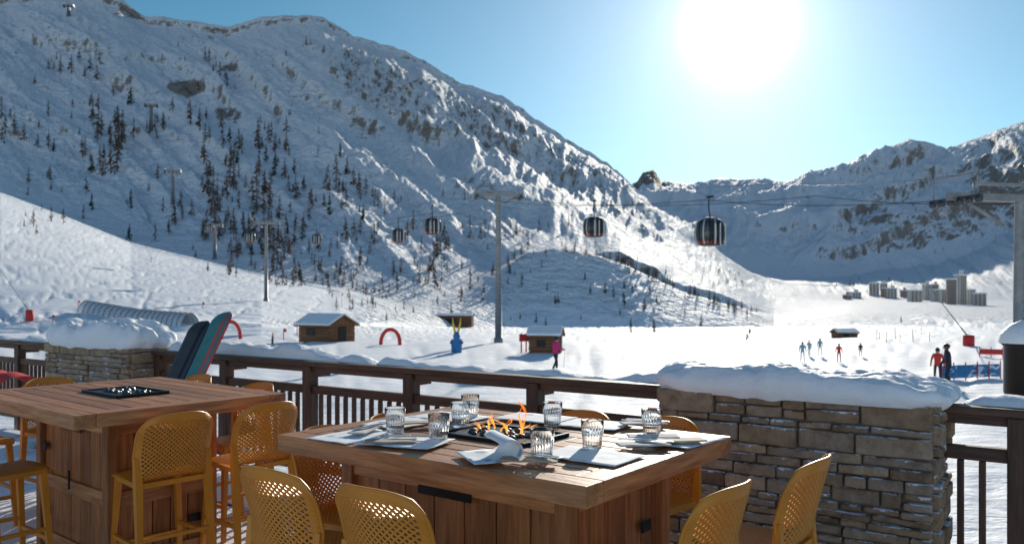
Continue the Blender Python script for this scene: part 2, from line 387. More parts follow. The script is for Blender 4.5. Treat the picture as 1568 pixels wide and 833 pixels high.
# ---------------- trees
tb=MB(); pb=MB()
def tree(B,p,h,pine):
    n=80 if pine else 58; r=h*(.2 if pine else .21)
    B.tube([p-Vector((0,0,h*.05)),p+Vector((0,0,h*.95))],[h*.022,h*.005],4,1,cap=False)
    vs=[];fs=[]
    for i in range(n):
        t=random.random()**.8; z=h*(.10+.88*t); rad=r*(1-t)**.8*random.uniform(.35,1.15)+h*.01; an=random.uniform(0,6.283)
        d=Vector((math.cos(an),math.sin(an),0)); sd=Vector((-d.y,d.x,0))
        w=h*(.042 if pine else .034)*random.uniform(.6,1.5)*(1.5-t); b0=p+Vector((0,0,z+rad*.25)); e=p+d*rad+Vector((0,0,z-rad*random.uniform(-.2,.5)))
        k=len(vs); vs+=[b0,e+sd*w,e-sd*w+Vector((0,0,-w))]; fs.append((k,k+1,k+2))
    B.add(vs,fs,0)
def scatter(x0,x1,y0,y1,n,hp,pine=False):
    cl=[(random.uniform(x0,x1),random.uniform(y0,y1)) for _ in range(max(3,n//5))]
    for _ in range(n):
        if random.random()<.5:
            c=random.choice(cl); x=random.gauss(c[0],(x1-x0)*.08); y=random.gauss(c[1],(y1-y0)*.10)
        else: x=random.uniform(x0,x1); y=random.uniform(y0,y1)
        p=ground(x,y)
        if p.y<100: continue
        tree(pb if pine else tb,p,hp*random.uniform(.4,1.3)*p.y/F,pine)
for a_ in ((125,215,200,275,22,36),(230,440,190,320,50,32),(300,430,260,380,44,34),(400,580,260,410,48,32),(340,490,340,440,76,25),(230,340,320,385,18,28),(400,560,400,445,50,18),(540,700,350,430,24,32),(0,70,170,240,10,28),(40,180,90,230,26,24),(240,360,100,190,16,22),(30,300,260,350,24,24),(680,880,340,430,36,20),(560,700,300,350,12,18),(180,500,50,190,20,14),(500,640,440,475,26,18),(560,780,400,470,26,22),(1290,1400,430,452,24,8),(960,1140,400,440,26,10)):
    scatter(*a_)
for i in range(120):
    t=random.random(); x=860+300*t; y=np.interp(x,[860,950,1050,1160],[380,402,447,482]); p=ground(x,y+random.uniform(-3,6)); tree(tb,p,random.uniform(6,17)*p.y/F,False)
for x,y,h in ((967,510,24),(1001,510,24),(927,450,18),(956,470,24),(968,448,16),(986,476,22),(940,455,18),(905,450,16),(1073,500,20),(640,415,16),(780,420,24),(755,418,18),(895,430,16),(1005,465,16),(850,465,12),(690,480,16),(1380,495,12),(1145,520,16)):
    p=ground(x,y); tree(pb,p,h*p.y/F,True)
scatter(600,1150,430,500,30,13,True); scatter(120,560,130,430,50,24,True)
tb.obj('larch_forest',[M['larch'],M['bark']]); pb.obj('pine_forest',[M['pine'],M['bark']])
# ---------------- deck (local frame of railing)
P0=Vector((1.10,5.48,0)); RA=math.radians(145.4)
def mk_deck():
    m=wood('deck_planks',(.12,.07,.045),(.30,.19,.13),0,.6); nt=m.node_tree; b=nt.nodes['Principled BSDF']
    old=b.inputs['Base Color'].links[0].from_socket
    v=coords(nt); n=noise(nt,v,1.3,6,.65); f=ramp(nt,n,[(.40,(0,0,0)),(.48,(1,1,1))])
    nt.links.new(mixc(nt,f,old,(.84,.86,.89)),b.inputs['Base Color']); return m
B=MB(); w=.145; k=0; y=.25
while y<11:
    B.box((4,y,-.02),(22,w-.008,.04),0); y+=w
B.box((4,.12,-.17),(22,.04,.3),0)
for i in range(12): B.box((-6+2*i,.35,-1.35),(.2,.2,2.4),0)
B.box((4,5.6,-.12),(22,10.6,.12),1)
B.obj('terrace_deck',[mk_deck(),M['rail_x']],P0,RA,.003)
def snow_patch(B,cx,cy,rx,ry,h,seed,z=0):
    def f(u,v):
        r=v; an=u*2*math.pi; k=1+.3*float(fbm(np.array(math.cos(an)*1.5+seed),np.array(math.sin(an)*1.5+seed),3,seed))
        x=cx+rx*r*k*math.cos(an); y=cy+ry*r*k*math.sin(an)
        return (x,y,z-.01+h*(max(0,1-r**2.5))*(1+.6*float(pn(np.array(x*3),np.array(y*3),seed))))
    B.grid(f,40,12)
B=MB()
for i,(cx,cy,rx,ry,h) in enumerate(((3.2,.6,2.2,.35,.12),(6,1,1.3,.6,.1),(2.0,2.1,.6,.4,.05),(4.6,2.0,.9,.5,.06),(-2.5,.7,1.6,.45,.14),(-.7,1.3,.5,.3,.06),(3.4,3.2,.7,.4,.04))): snow_patch(B,cx,cy,rx,ry,h,i+1)
B.obj('deck_snow',[M['snow']],P0,RA)
# ---------------- railings
def railing(t0,t1,posts):
    B=MB(); L_=t1-t0; c=(t0+t1)/2
    B.box((c,0,1.085),(L_,.13,.045),0); B.box((c,0,1.035),(L_,.05,.055),0)
    B.box((c,-.17,1.045),(L_,.19,.03),0)
    B.box((c,0,.85),(L_,.06,.075),0); B.box((c,0,.14),(L_,.06,.07),0)
    for p in posts:
        B.box((p,0,.38),(.105,.105,1.36),1)
        B.box((p,-.13,.99),(.05,.2,.07),0)
    x=t0+.06
    while x<t1-.03:
        if min(abs(x-p) for p in posts)>.08: B.box((x,0,.494),(.034,.034,.63),1)
        x+=.105
    return B.obj('wooden_railing',[M['rail_x'],M['rail_z']],P0,RA,.006)
railing(.02,6.03,[1.123,2.352,3.584,4.81,5.95]); railing(7.90,14,[9.1,10.3,11.5,12.7,13.9]); railing(-5.2,-1.60,[-1.95,-3.15,-4.35])
def snow_strip(name,t0,t1,y0,w,z,h,seed):
    B=MB()
    def f(u,v):
        x=t0+(t1-t0)*u; a=math.pi*v
        hh=h*(.75+.9*float(fbm(np.array(x*1.3),np.array(.3),4,seed))); hh*=min(1,(min(u,1-u)*(t1-t0)/.12)+.05)**.5
        ww=w*(1+.45*float(fbm(np.array(x*1.6),np.array(4.),3,seed+3)))
        c=math.cos(a); s=math.sin(a)
        cc=math.copysign(abs(c)**.6,c); s2=abs(s)**.75
        n_=.28*float(fbm(np.array(x*6),np.array(v*3.),3,seed+5))
        return (x,y0+ww*cc*.5,z-.004+max(.0,hh*s2*(1+n_))-(.025 if v in(0,1) else 0))
    B.grid(f,int((t1-t0)*26),14); return B.obj(name,[M['snow']],P0,RA)
snow_strip('rail_snow',.05,2.9,-.21,.24,1.06,.12,3); snow_strip('rail_snow',2.95,6.0,-.21,.24,1.06,.15,5); snow_strip('rail_snow',8,14,-.18,.26,1.06,.10,8); snow_strip('rail_snow',-5,-1.65,-.16,.26,1.06,.10,11)
# ---------------- stone pillars
def pillar(t0,t1,th,h,cap,seed,snowz=.16):
    random.seed(seed); B=MB(); L_=t1-t0
    B.box(((t0+t1)/2,0,h/2-.4),(L_-.035,th-.035,h+.76),1)
    def face(length,place):
        z=-.1
        while z<h-.02:
            ch=min(random.choice((.045,.06,.07,.09,.115)),h-z)
            if h-z-ch<.04: ch=h-z
            x=-length/2
            while x<length/2-.01:
                l=random.uniform(.10,.42); 
                if length/2-x-l<.1: l=length/2-x
                if ch>.085 and l<.3 and random.random()<.5 and l<length/2-x:
                    q=ch*random.uniform(.4,.6)
                    place(x+l/2,z+q/2,l-.012,q-.008,random.uniform(0,.03)); place(x+l/2,z+q+(ch-q)/2,l-.01,ch-q-.01,random.uniform(0,.03))
                else: place(x+l/2,z+ch/2,l-random.uniform(.003,.014),ch-random.uniform(.003,.015),random.uniform(0,.04))
                x+=l
            z+=ch
    cx=(t0+t1)/2
    def rot(): return Matrix.Rotation(random.uniform(-.03,.03),3,'Y')@Matrix.Rotation(random.uniform(-.06,.06),3,'X')@Matrix.Rotation(random.uniform(-.04,.04),3,'Z')
    face(L_,lambda x,z,l,c,o:B.box((cx+x,th/2-.03+o/2,z),(l,.08+o,c),0,rot()))
    face(L_,lambda x,z,l,c,o:B.box((cx+x,-th/2+.03-o/2,z),(l,.08+o,c),0,rot()))
    face(th-.03,lambda x,z,l,c,o:B.box((t0+.03-o/2,x,z),(.08+o,l,c),0))
    face(th-.03,lambda x,z,l,c,o:B.box((t1-.03+o/2,x,z),(.08+o,l,c),0))
    B.obj('stone_pillar',[M['stone'],M['mortar']],P0,RA,.012)
    S=MB(); hx=L_/2+.06; hy=th/2+.06
    def f(u,v):
        a=u*2*math.pi; c,s=math.cos(a),math.sin(a); q=(abs(c)**5+abs(s)**5)**(-1/5)
        X=hx*c*q; Yy=hy*s*q
        wob=1+.07*float(fbm(np.array(c*2.5),np.array(s*2.5+seed),4,seed))
        if v<=.8: 
            k=v/.8; px,py=X*k*wob,Yy*k*wob; e=k
            zz=snowz*(1-e**7*.45)
        else:
            k=(v-.8)/.2; px,py=X*wob,Yy*wob; bul=.03*math.sin(k*math.pi); m=1+bul/.6-.05*k
            px*=m;py*=m; zz=snowz*.55*(1-k)-.02*k
            zz+= (-.05*max(0,float(pn(np.array(px*5),np.array(py*5.),seed+4)))*k)
        zz+= (1-max(0,(v-.8)/.2))*(.5*snowz*float(fbm(np.array(px*1.7+seed),np.array(py*1.7),5,seed))+.2*snowz*float(fbm(np.array(px*8),np.array(py*8.),3,seed)))
        return (cx+px,py,h+zz)
    S.grid(f,150,48); S.obj('pillar_snow',[M['snow']],P0,RA)
pillar(-1.575,0,.5,1.12,True,5,.14); pillar(6.08,7.85,.55,1.14,True,9,.25)
random.seed(11)
# ---------------- tables
def table(loc,rz,lx,ly,bx=1.2,by=.74):
    e=empty('fire_pit_table',loc,rz); T=.078; zt=1.07; bw=.115; hx,hy=lx/2,ly/2
    B=MB()
    B.box((0,hy-bw/2,zt-T/2),(lx,bw,T),0); B.box((0,-hy+bw/2,zt-T/2),(lx,bw,T),0)
    B.box((hx-bw/2,0,zt-T/2),(bw,ly-2*bw-.004,T),1); B.box((-hx+bw/2,0,zt-T/2),(bw,ly-2*bw-.004,T),1)
    ix,iy=hx-bw-.003,hy-bw-.003; ns=9; sw=2*iy/ns; fx,fy=.30,.17
    for i in range(ns):
        y=-iy+sw*(i+.5)
        if abs(y)<fy+sw*.35:
            l=ix-fx
            for s in(-1,1): B.box((s*(fx+l/2),y,zt-.016),(l,sw-.008,.03),0)
        else: B.box((0,y,zt-.016),(2*ix,sw-.008,.03),0)
    B.box((0,0,zt-.06),(2*ix,2*iy,.03),0)
    B.obj('table_top',[M['table_x'],M['table_y']],bevel=.004,parent=e)
    B=MB(); B.box((0,0,zt-.012),(2*fx-.01,2*fy+sw*.5,.02),0)
    B.box((0,0,zt+.003),(.44,.26,.012),0)
    for s in(-1,1):
        B.box((0,s*.165,zt+.006),(.5,.02,.02),0); B.box((s*.24,0,zt+.006),(.02,.31,.02),0)
    for i in range(26):
        r=random.uniform(.015,.03); B.ell((random.uniform(-.18,.18),random.uniform(-.1,.1),zt+.012),(r,r*.8,r*.6),1,6,4)
    B.obj('fire_tray',[M['black'],M['darkmetal']],bevel=.002,parent=e)
    B=MB(); B.box((0,0,.53),(bx-.05,by-.05,.90),0)
    for s in(-1,1):
        n=7
        for i in range(n):
            wd=(bx)/n; B.box((-bx/2+wd*(i+.5),s*(by/2-.012),.53),(wd-.008,.028,.92),0)
        for z in(.12,.50,.93): B.box((0,s*(by/2+.012),z),(bx+.05,.028,.09),1)
        m_=5
        for i in range(m_):
            wd=(by-.05)/m_; B.box((s*(bx/2-.012),-by/2+.025+wd*(i+.5),.53),(.028,wd-.008,.92),0)
        for z in(.12,.50,.93): B.box((s*(bx/2+.012),0,z),(.028,by-.01,.09),2)
        for q in(-1,1): B.box((s*(bx/2+.005),q*(by/2+.005),.5),(.07,.07,.97),0)
    for s in(-1,1):
        B.box((.0,s*(by/2+.031),.88),(.30,.012,.035),3)
        B.tube([(.02,s*(by/2+.05),.5),(.02,s*(by/2+.05),.62)],.008,6,3)
        for z in (.3,.72): B.box((-.42,s*(by/2+.031),z),(.07,.01,.05),3)
    for sx_ in(-1,1):
        for z in (.3,.72): B.box((sx_*(bx/2+.031),.2,z),(.01,.08,.05),3)
    B.obj('base_cabinet',[M['table_z'],M['table_x'],M['table_y'],M['black']],bevel=.004,parent=e)
    return e
A=Vector((-1.085,3.794,0)); C=Vector((1.002,3.742,0)); RZ1=math.radians(-37.65)
t1=table(((A.x+C.x)/2,(A.y+C.y)/2,0),RZ1,1.685,1.233)
RZ2=math.radians(-40); U2=Vector((math.cos(RZ2),math.sin(RZ2),0)); V2=Vector((-U2.y,U2.x,0)); B2=Vector((-2.33,4.36,0))
c2=B2-U2*.8425+V2*.66
t2=table(c2,RZ2,1.685,1.32,.98,.62)
U1=Vector((math.cos(RZ1),math.sin(RZ1),0)); V1=Vector((-U1.y,U1.x,0))
B=MB()
def flame(x,y,h,r,ph):
    pts=[];rad=[]
    for i in range(17):
        t=i/16; pts.append((x+.03*math.sin(ph+t*6)*t+.03*t*math.sin(ph*3),y+.02*math.cos(ph*2+t*6)*t,h*t)); rad.append(r*(math.sin(math.pi*min(1,.12+t*.9))**.8)*(1-t)**.6*(1+.3*math.sin(t*14+ph))+.0006)
    B.tube(pts,rad,8,0,flat=.3)
for x,y,h,r,ph in ((-.15,.0,.05,.010,0),(-.12,.04,.07,.008,2.3),(-.09,.05,.085,.009,1.3),(-.06,-.03,.05,.010,2.2),(-.02,.01,.06,.008,5.2),(.01,.03,.07,.011,4),(.04,-.02,.09,.008,3.1),(.08,.04,.18,.012,5.2),(.095,.02,.13,.008,1.2),(.10,0,.10,.009,.6),(.13,-.03,.06,.009,2.9),(.15,.02,.05,.008,.9),(-.11,-.05,.04,.009,4.4)): flame(x,y,h,r,ph)
fl=B.obj('fire_flames',[M['flame']],((A.x+C.x)/2,(A.y+C.y)/2,1.085),RZ1)
# ---------------- stools
def catmull(pts,n):
    out=[]; P_=[pts[0]]+pts+[pts[-1]]
    for i in range(1,len(P_)-2):
        for k in range(20):
            t=k/20; p0,p1,p2,p3=[np.array(q) for q in P_[i-1:i+3]]
            out.append(.5*((2*p1)+(-p0+p2)*t+(2*p0-5*p1+4*p2-p3)*t*t+(-p0+3*p1-3*p2+p3)*t**3))
    out.append(np.array(pts[-1])); out=np.array(out); d=np.r_[0,np.cumsum(np.linalg.norm(np.diff(out,axis=0),axis=1))]
    return [np.interp(np.linspace(0,d[-1],n+1),d,out[:,k]) for k in range(2)]
def stool_mesh():
    NX,NT=34,62
    py,pz=catmull([(.215,.645),(.20,.668),(.10,.672),(-.05,.662),(-.15,.668),(-.205,.71),(-.235,.80),(-.265,.92),(-.30,1.045)],400)
    def f(i,j):
        t=j/NT; k=t*400; y=np.interp(k,np.arange(401),py); z=np.interp(k,np.arange(401),pz)
        back=float(ss(.42,.72,np.array(t)))
        hw=.212+.012*back
        e=max(0,(t-.86)/.14); hw*=(1-e**2.6*.22)
        e2=max(0,(.08-t)/.08); hw*=(1-e2**2*.1)
        s=(i/NX*2-1); x=s*hw
        y+=back*(.085*s*s*(1-.15*e))
        z+=-(1-back)*.018*abs(s)**3 + back*(-.035*abs(s)**3*(t>.6)*float(ss(.6,1,np.array(t))))
        return (x,y,z)
    vs=[];fs=[];cache={}
    def vid(i,j):
        k=(round(i,4),round(j,4))
        if k not in cache: cache[k]=len(vs); vs.append(f(i,j))
        return cache[k]
    for i in range(NX+1):
        for j in range(NT+1):
            if (i+j)%2: continue
            nb=[(i+1,j),(i,j+1),(i-1,j),(i,j-1)]; ins=[(a,b) for a,b in nb if 0<=a<=NX and 0<=b<=NT]
            if len(ins)==2: 
                fs.append([vid(i,j)]+[vid(*q) for q in ins]); continue
            if len(ins)==3:
                o=[q for q in nb if q not in ins][0]; kk=nb.index(o); ins=[nb[(kk+1)%4],nb[(kk+2)%4],nb[(kk+3)%4]]
                fs.append([vid(*q) for q in ins]); continue
            if i<=2 or i>=NX-2 or j<=2 or j>=NT-3: fs.append([vid(*q) for q in nb]); continue
            h=.64; hv=[vid(i+(a-i)*h,j+(b-j)*h) for a,b in nb]; ov=[vid(*q) for q in nb]
            for q in range(4): fs.append([ov[q],ov[(q+1)%4],hv[(q+1)%4],hv[q]])
    m=bpy.data.meshes.new('s'); m.from_pydata(vs,[],fs); m.materials.append(M['stool'])
    m.polygons.foreach_set('use_smooth',[True]*len(fs)); o=bpy.data.objects.new('s',m); scn.collection.objects.link(o)
    sd=o.modifiers.new('s','SOLIDIFY'); sd.thickness=.010; sd.offset=0
    dg=bpy.context.evaluated_depsgraph_get(); shell=bpy.data.meshes.new_from_object(o.evaluated_get(dg)); bpy.data.objects.remove(o); shell.name='stool_shell'
    B=MB()
    for s in(-1,1):
        B.tube([(s*.175,.165,.665),(s*.195,.185,.35),(s*.215,.205,0)],[.027,.023,.019],4,0,smooth=False)
        B.tube([(s*.214,-.16,.80),(s*.205,-.165,.66),(s*.21,-.195,.35),(s*.225,-.245,0)],[.018,.029,.024,.019],4,0,smooth=False)
        B.tube([(s*.197,.19,.30),(s*.212,-.20,.30)],.016,4,0,smooth=False)
        B.tube([(s*.18,.17,.645),(s*.2,-.16,.64)],.02,4,0,smooth=False)
    B.tube([(-.2,.192,.24),(.2,.192,.24)],.018,4,0,smooth=False); B.tube([(-.21,-.2,.34),(.21,-.2,.34)],.015,4,0,smooth=False)
    B.tube([(-.18,.18,.64),(.18,.18,.64)],.02,4,0,smooth=False); B.tube([(-.2,-.165,.64),(.2,-.165,.64)],.02,4,0,smooth=False)
    rim=[f(0,j) for j in range(36,NT)]+[f(i,NT) for i in range(0,NX+1,2)]+[f(NX,j) for j in range(NT-1,35,-1)]
    B.tube(rim,.0075,6,0)
    return shell,B.mesh('stool_frame',[M['stool']])
SH,FR=stool_mesh()
def stool(bx,by,face,j=.05):
    f=face.normalized(); rz=math.atan2(-f.x,f.y); loc=(bx+f.x*.30,by+f.y*.30,0)
    e=empty('bar_stool',loc,rz+random.uniform(-j,j)); link('seat_shell',SH,parent=e); link('legs',FR,parent=e)
    return e
stool(-1.00,3.18,V1); stool(-.54,2.86,V1)
stool(.83,2.91,-U1); stool(1.30,3.37,-U1)
stool(.88,4.49,-V1); stool(.45,4.72,-V1)
stool(-.99,4.16,U1); stool(-.724,4.60,U1)
stool(-1.85,4.66,-U2); stool(-1.46,5.08,-U2)
stool(-3.28,4.72,V2); stool(-1.85,6.2,-V2); stool(-2.55,6.85,-V2); stool(-4.0,5.35,V2); stool(-4.15,6.15,U2); stool(-3.75,6.6,U2)
# ---------------- glasses
def glass_mesh():
    h=.115; B=MB()
    prof=[(.0005,0),(.030,0),(.034,.003),(.035,.015),(.037,.04),(.0395,.066),(.041,.07),(.0432,h-.002),(.0428,h),(.0420,h-.001),(.0393,.07),(.036,.04),(.033,.022),(.029,.013),(.0005,.012)]
    fl=lambda j,k,n:(1+.05*(abs(math.sin(k/n*math.pi*22))-.6)) if 2<=j<=5 else 1
    B.lathe(prof,132,0,flute=fl); return B.mesh('drinking_glass',[M['glass']])
GM=glass_mesh()
for x,y in ((605,664),(705,654),(720,640),(672,676),(846,654),(830,704),(907,687),(998,667)):
    p=TP(x,y); o=link('drinking_glass',GM,(p.x,p.y,1.0705),random.uniform(0,3)); o.scale=(1.12,1.12,1.06)
# ---------------- placemats, napkins, cutlery
def sheet(name,p,sx,sy,rz,mat,curl=0,z=.003,fold=0,seed=1,thick=.0015):
    B=MB()
    def f(u,v):
        x=(u-.5)*sx;y=(v-.5)*sy; zz=z+.004*abs(float(pn(np.array(x*8+seed),np.array(y*8.),seed)))
        if curl:
            t=max(0,u-.45)/.55; a_=t*4.2
            if t>0: x=(-.05)*sx+curl*math.sin(a_); zz+=curl*(1-math.cos(a_))
        return (x,y,zz)
    B.grid(f,28,10)
    o=B.obj(name,[mat],(p.x,p.y,p.z),rz); s=o.modifiers.new('s','SOLIDIFY'); s.thickness=thick; s.offset=1; return o
Mt=[(545,668,RZ1+1.57),(620,648,RZ1+1.57),(690,640,RZ1),(905,700,RZ1),(1045,676,RZ1+1.57),(905,652,RZ1+.1),(820,643,RZ1),(620,680,RZ1+.2)]
for i,(x,y,r) in enumerate(Mt):
    p=TP(x,y); sheet('placemat',p,.36,.26,r+random.uniform(-.1,.1),M['paper'],z=.003+.0012*i,seed=i)
sheet('curled_menu',TP(775,703),.34,.26,RZ1+1.0,M['paper'],curl=.04,z=.016,seed=9)
for i,(x,y,r) in enumerate([(598,682,.1),(560,664,1.4),(810,712,-.1),(985,688,.2),(1040,682,.25),(985,655,.2),(630,655,.3),(1000,677,.05)]):
    sheet('napkin',TP(x,y),.22,.085,RZ1+.6+r,M['napkin'] if i%2 else M['kraft'],z=.016+.001*i,seed=20+i,thick=.006)
def fork_mesh():
    B=MB(); B.box((-.05,0,.002),(.12,.009,.003),0); B.box((.022,0,.003),(.03,.014,.003),0); B.box((.045,0,.004),(.02,.024,.003),0)
    for i in range(4): B.box((.075,-.0095+i*.0063,.005),(.045,.003,.0025),0)
    return B.mesh('fork',[M['cut']])
def knife_mesh():
    B=MB(); B.box((-.06,0,.003),(.1,.014,.005),0); B.box((.045,0,.003),(.115,.018,.002),0,taper=.9); return B.mesh('knife',[M['cut']])
FK,KN=fork_mesh(),knife_mesh()
for i,(x,y,r) in enumerate([(620,679,.5),(560,663,1.5),(815,709,-.1),(985,686,.2),(985,654,.2)]):
    p=TP(x,y); link('fork',FK,(p.x,p.y,1.07+.028),RZ1+r)
    link('knife',KN,(p.x+.03,p.y+.025,1.07+.028),RZ1+r+.08)
# ---------------- snowboards
def board(name,base,tip,w,faceyaw,ca,cb):
    base=Vector(base);tip=Vector(tip);L_=(tip-base).length
    B=MB()
    def f(u,v):
        y=(v-.5)*2; e=max(0,(abs(y)-.8)/.2); hw=w/2*(math.sqrt(max(0,1-e*e)))*(1-.08*(1-y*y)); z=.0+.06*e*e
        return ((u*2-1)*hw,z,y*L_/2)
    B.grid(f,12,60); 
    for i in range(len(B.m)):
        c=i%12; B.m[i]=1 if c>=11 or c in(7,8) else 0
    o=B.obj(name,[ca,cb]); s=o.modifiers.new('s','SOLIDIFY'); s.thickness=.012; s.offset=0
    d=(tip-base).normalized(); o.rotation_mode='QUATERNION'
    zq=d; xv=Vector((math.cos(faceyaw),math.sin(faceyaw),0)); xv=(xv-zq*xv.dot(zq)).normalized(); yv=zq.cross(xv)
    o.rotation_quaternion=Matrix((xv,yv,zq)).transposed().to_quaternion(); o.location=(base+tip)/2
    return o
M['teal']=simple('teal_topsheet',(.04,.20,.19),.4); M['coral']=simple('coral_topsheet',(.5,.07,.05),.4); M['dk']=simple('charcoal_topsheet',(.03,.035,.04),.35)
tip=P(346,474,7.75); 
board('snowboard',(tip.x-.56,tip.y-.45,.02),tip,.26,math.radians(-32),M['teal'],M['coral'])
tip=P(312,488,7.9); board('snowboard',(tip.x-.52,tip.y-.45,.02),tip,.27,math.radians(-28),M['dk'],M['black'])
B=MB()
def f(u,v):
    x=(u-.5)*.7; s=(v-.5)*2; z=1.05-abs(s)**2*.10+.01*math.sin(x*14); y=s*.22+.01*math.sin(x*20+s*3); return (x,y,z)
B.grid(f,30,16); pbk=P(8,588,7.0); B.obj('red_blanket',[M['red']],(pbk.x,pbk.y,.0),-.65)
# ---------------- people
def person(name,loc,rz,H,jac,trou,hat,walk=.25,arms='down',skis=False,poles=False,lean=0.0):
    e=empty(name,loc,rz); k=H/1.75
    w=walk
    J={'pel':(0,0,.95),'waist':(0,lean*.1,1.08),'chest':(0,lean*.35,1.32),'neck':(0,lean*.5,1.48),'head':(0,lean*.6+.01,1.60),'crown':(0,lean*.6+.01,1.70),
       'hL':(-.10,0,.92),'kL':(-.12,w*.55+.05,.50),'aL':(-.13,w*.9-.02,.09),'tL':(-.14,w*.9+.15,.04),
       'hR':(.10,0,.92),'kR':(.12,-w*.3+.05,.50),'aR':(.13,-w*.9-.05,.10),'tR':(.14,-w*.9+.12,.04),
       'sL':(-.19,lean*.42,1.42),'sR':(.19,lean*.42,1.42)}
    if arms=='poles': J.update({'eL':(-.30,.02+lean*.4,1.16),'wL':(-.30,.26+lean*.4,1.10),'fL':(-.29,.33+lean*.4,1.10),'eR':(.30,.02+lean*.4,1.16),'wR':(.30,.26+lean*.4,1.10),'fR':(.29,.33+lean*.4,1.10)})
    else: J.update({'eL':(-.27,-w*.3+lean*.4,1.15),'wL':(-.29,-w*.3+.1+lean*.4,.92),'fL':(-.29,-w*.3+.13+lean*.4,.83),'eR':(.27,w*.3+lean*.3,1.15),'wR':(.29,w*.4+.12+lean*.3,.94),'fR':(.29,w*.4+.17+lean*.3,.86)})
    rad={'pel':.155,'waist':.145,'chest':.17,'neck':.065,'head':.10,'crown':.085,'h':.10,'k':.075,'a':.055,'t':.045,'s':.085,'e':.062,'w':.047,'f':.04}
    E=[('pel','waist'),('waist','chest'),('chest','neck'),('neck','head'),('head','crown'),('pel','hL'),('hL','kL'),('kL','aL'),('aL','tL'),('pel','hR'),('hR','kR'),('kR','aR'),('aR','tR'),('chest','sL'),('sL','eL'),('eL','wL'),('wL','fL'),('chest','sR'),('sR','eR'),('eR','wR'),('wR','fR')]
    names=list(J); me=bpy.data.meshes.new('b'); me.from_pydata([tuple(c*k for c in J[n]) for n in names],[(names.index(a),names.index(b)) for a,b in E],[])
    o=bpy.data.objects.new('b',me); scn.collection.objects.link(o); o.modifiers.new('k','SKIN')
    for i,n in enumerate(names):
        r=(rad[n] if n in rad else rad[n[0]])*k; sv=me.skin_vertices[0].data[i]; sv.radius=(r,r*.8); sv.use_root=(n=='pel')
    s=o.modifiers.new('s','SUBSURF'); s.levels=2; s.render_levels=2
    dg=bpy.context.evaluated_depsgraph_get(); bm=bpy.data.meshes.new_from_object(o.evaluated_get(dg)); bpy.data.objects.remove(o)
    for m in (jac,trou,M['skin'],M['black']): bm.materials.append(m)
    for p in bm.polygons:
        c=p.center/k; p.use_smooth=True
        arm=abs(c.x)>.21 and c.z>.7
        hand=min((c-Vector(J['fL'])).length,(c-Vector(J['fR'])).length)<.075
        p.material_index=3 if (c.z<.17 or hand) else 0 if (arm or c.z>.90) and c.z<1.50 else 2 if c.z>=1.50 else 1
    link('body',bm,parent=e)
    B=MB(); hd=Vector(J['head'])*k+Vector((0,0,.04*k))
    B.ell(hd+Vector((0,-.012*k,.02*k)),(.105*k,.125*k,.115*k),0,16,10)
    B.box(hd+Vector((0,.105*k,-.005*k)),(.15*k,.03*k,.06*k),1); B.ell(hd+Vector((0,.115*k,-.06*k)),(.016*k,.022*k,.022*k),2,8,6)
    B.box(hd+Vector((0,.095*k,-.098*k)),(.05*k,.012*k,.01*k),3)
    for s_ in (-1,1): B.ell(Vector(J['fL' if s_<0 else 'fR'])*k+Vector((-s_*.03*k,.02*k,.02*k)),(.015*k,.03*k,.015*k),1,8,6)
    if poles:
        for q in('fL','fR'):
            p=Vector(J[q])*k; B.tube([p+Vector((0,.01,.12*k)),(p.x*1.1,p.y-.1,.0)],.009,6,1); B.lathe([(.05*k,.06*k),(.01,.065*k)],8,1,(p.x*1.1,p.y-.1,0))
    if skis:
        for q in('tL','tR'):
            p=Vector(J[q])*k; B.tube([(p.x,p.y-.85*k,.015),(p.x,p.y+.55*k,.015),(p.x,p.y+.75*k,.07)],.045,4,3,smooth=False,flat=.25)
    B.obj('helmet_and_gear',[hat,M['black'],M['skin'],M['red']],bevel=.004*k,parent=e)
    return e
def gp(px,py):
    p=GP(px,py); return ground(px,py) if p.y>12 else p
person('skier',gp(850,569),math.radians(-60),1.78,M['pink'],M['navy'],M['navy'],.22,'poles',False,True,.15)
person('skier',gp(1453,594),math.radians(75),1.85,M['navy'],M['navy'],M['black'],.1,'down',False,False,.1)
person('skier',gp(1436,588),math.radians(150),1.6,M['red'],M['navy'],M['navy'],.1)
person('skier',gp(1285,552),math.radians(160),1.1,M['red'],M['navy'],M['navy'],.1)
person('skier',gp(1318,549),math.radians(170),.85,M['navy'],M['navy'],M['red'],.1)
for x,y,h_ in ((1229,551,1.2),(1240,546,1.0),(1256,549,1.1)): person('ski_pupil',gp(x,y),math.radians(random.uniform(90,200)),h_,M['lightblue'],M['lightblue'],M['lightblue'],.1,'down',False,False)
person('skier',gp(418,531),math.radians(100),1.0,M['navy'],M['navy'],M['yellow'],.1)
person('skier',ground(1148,517),math.radians(20),1.1,M['navy'],M['navy'],M['navy'],.1)
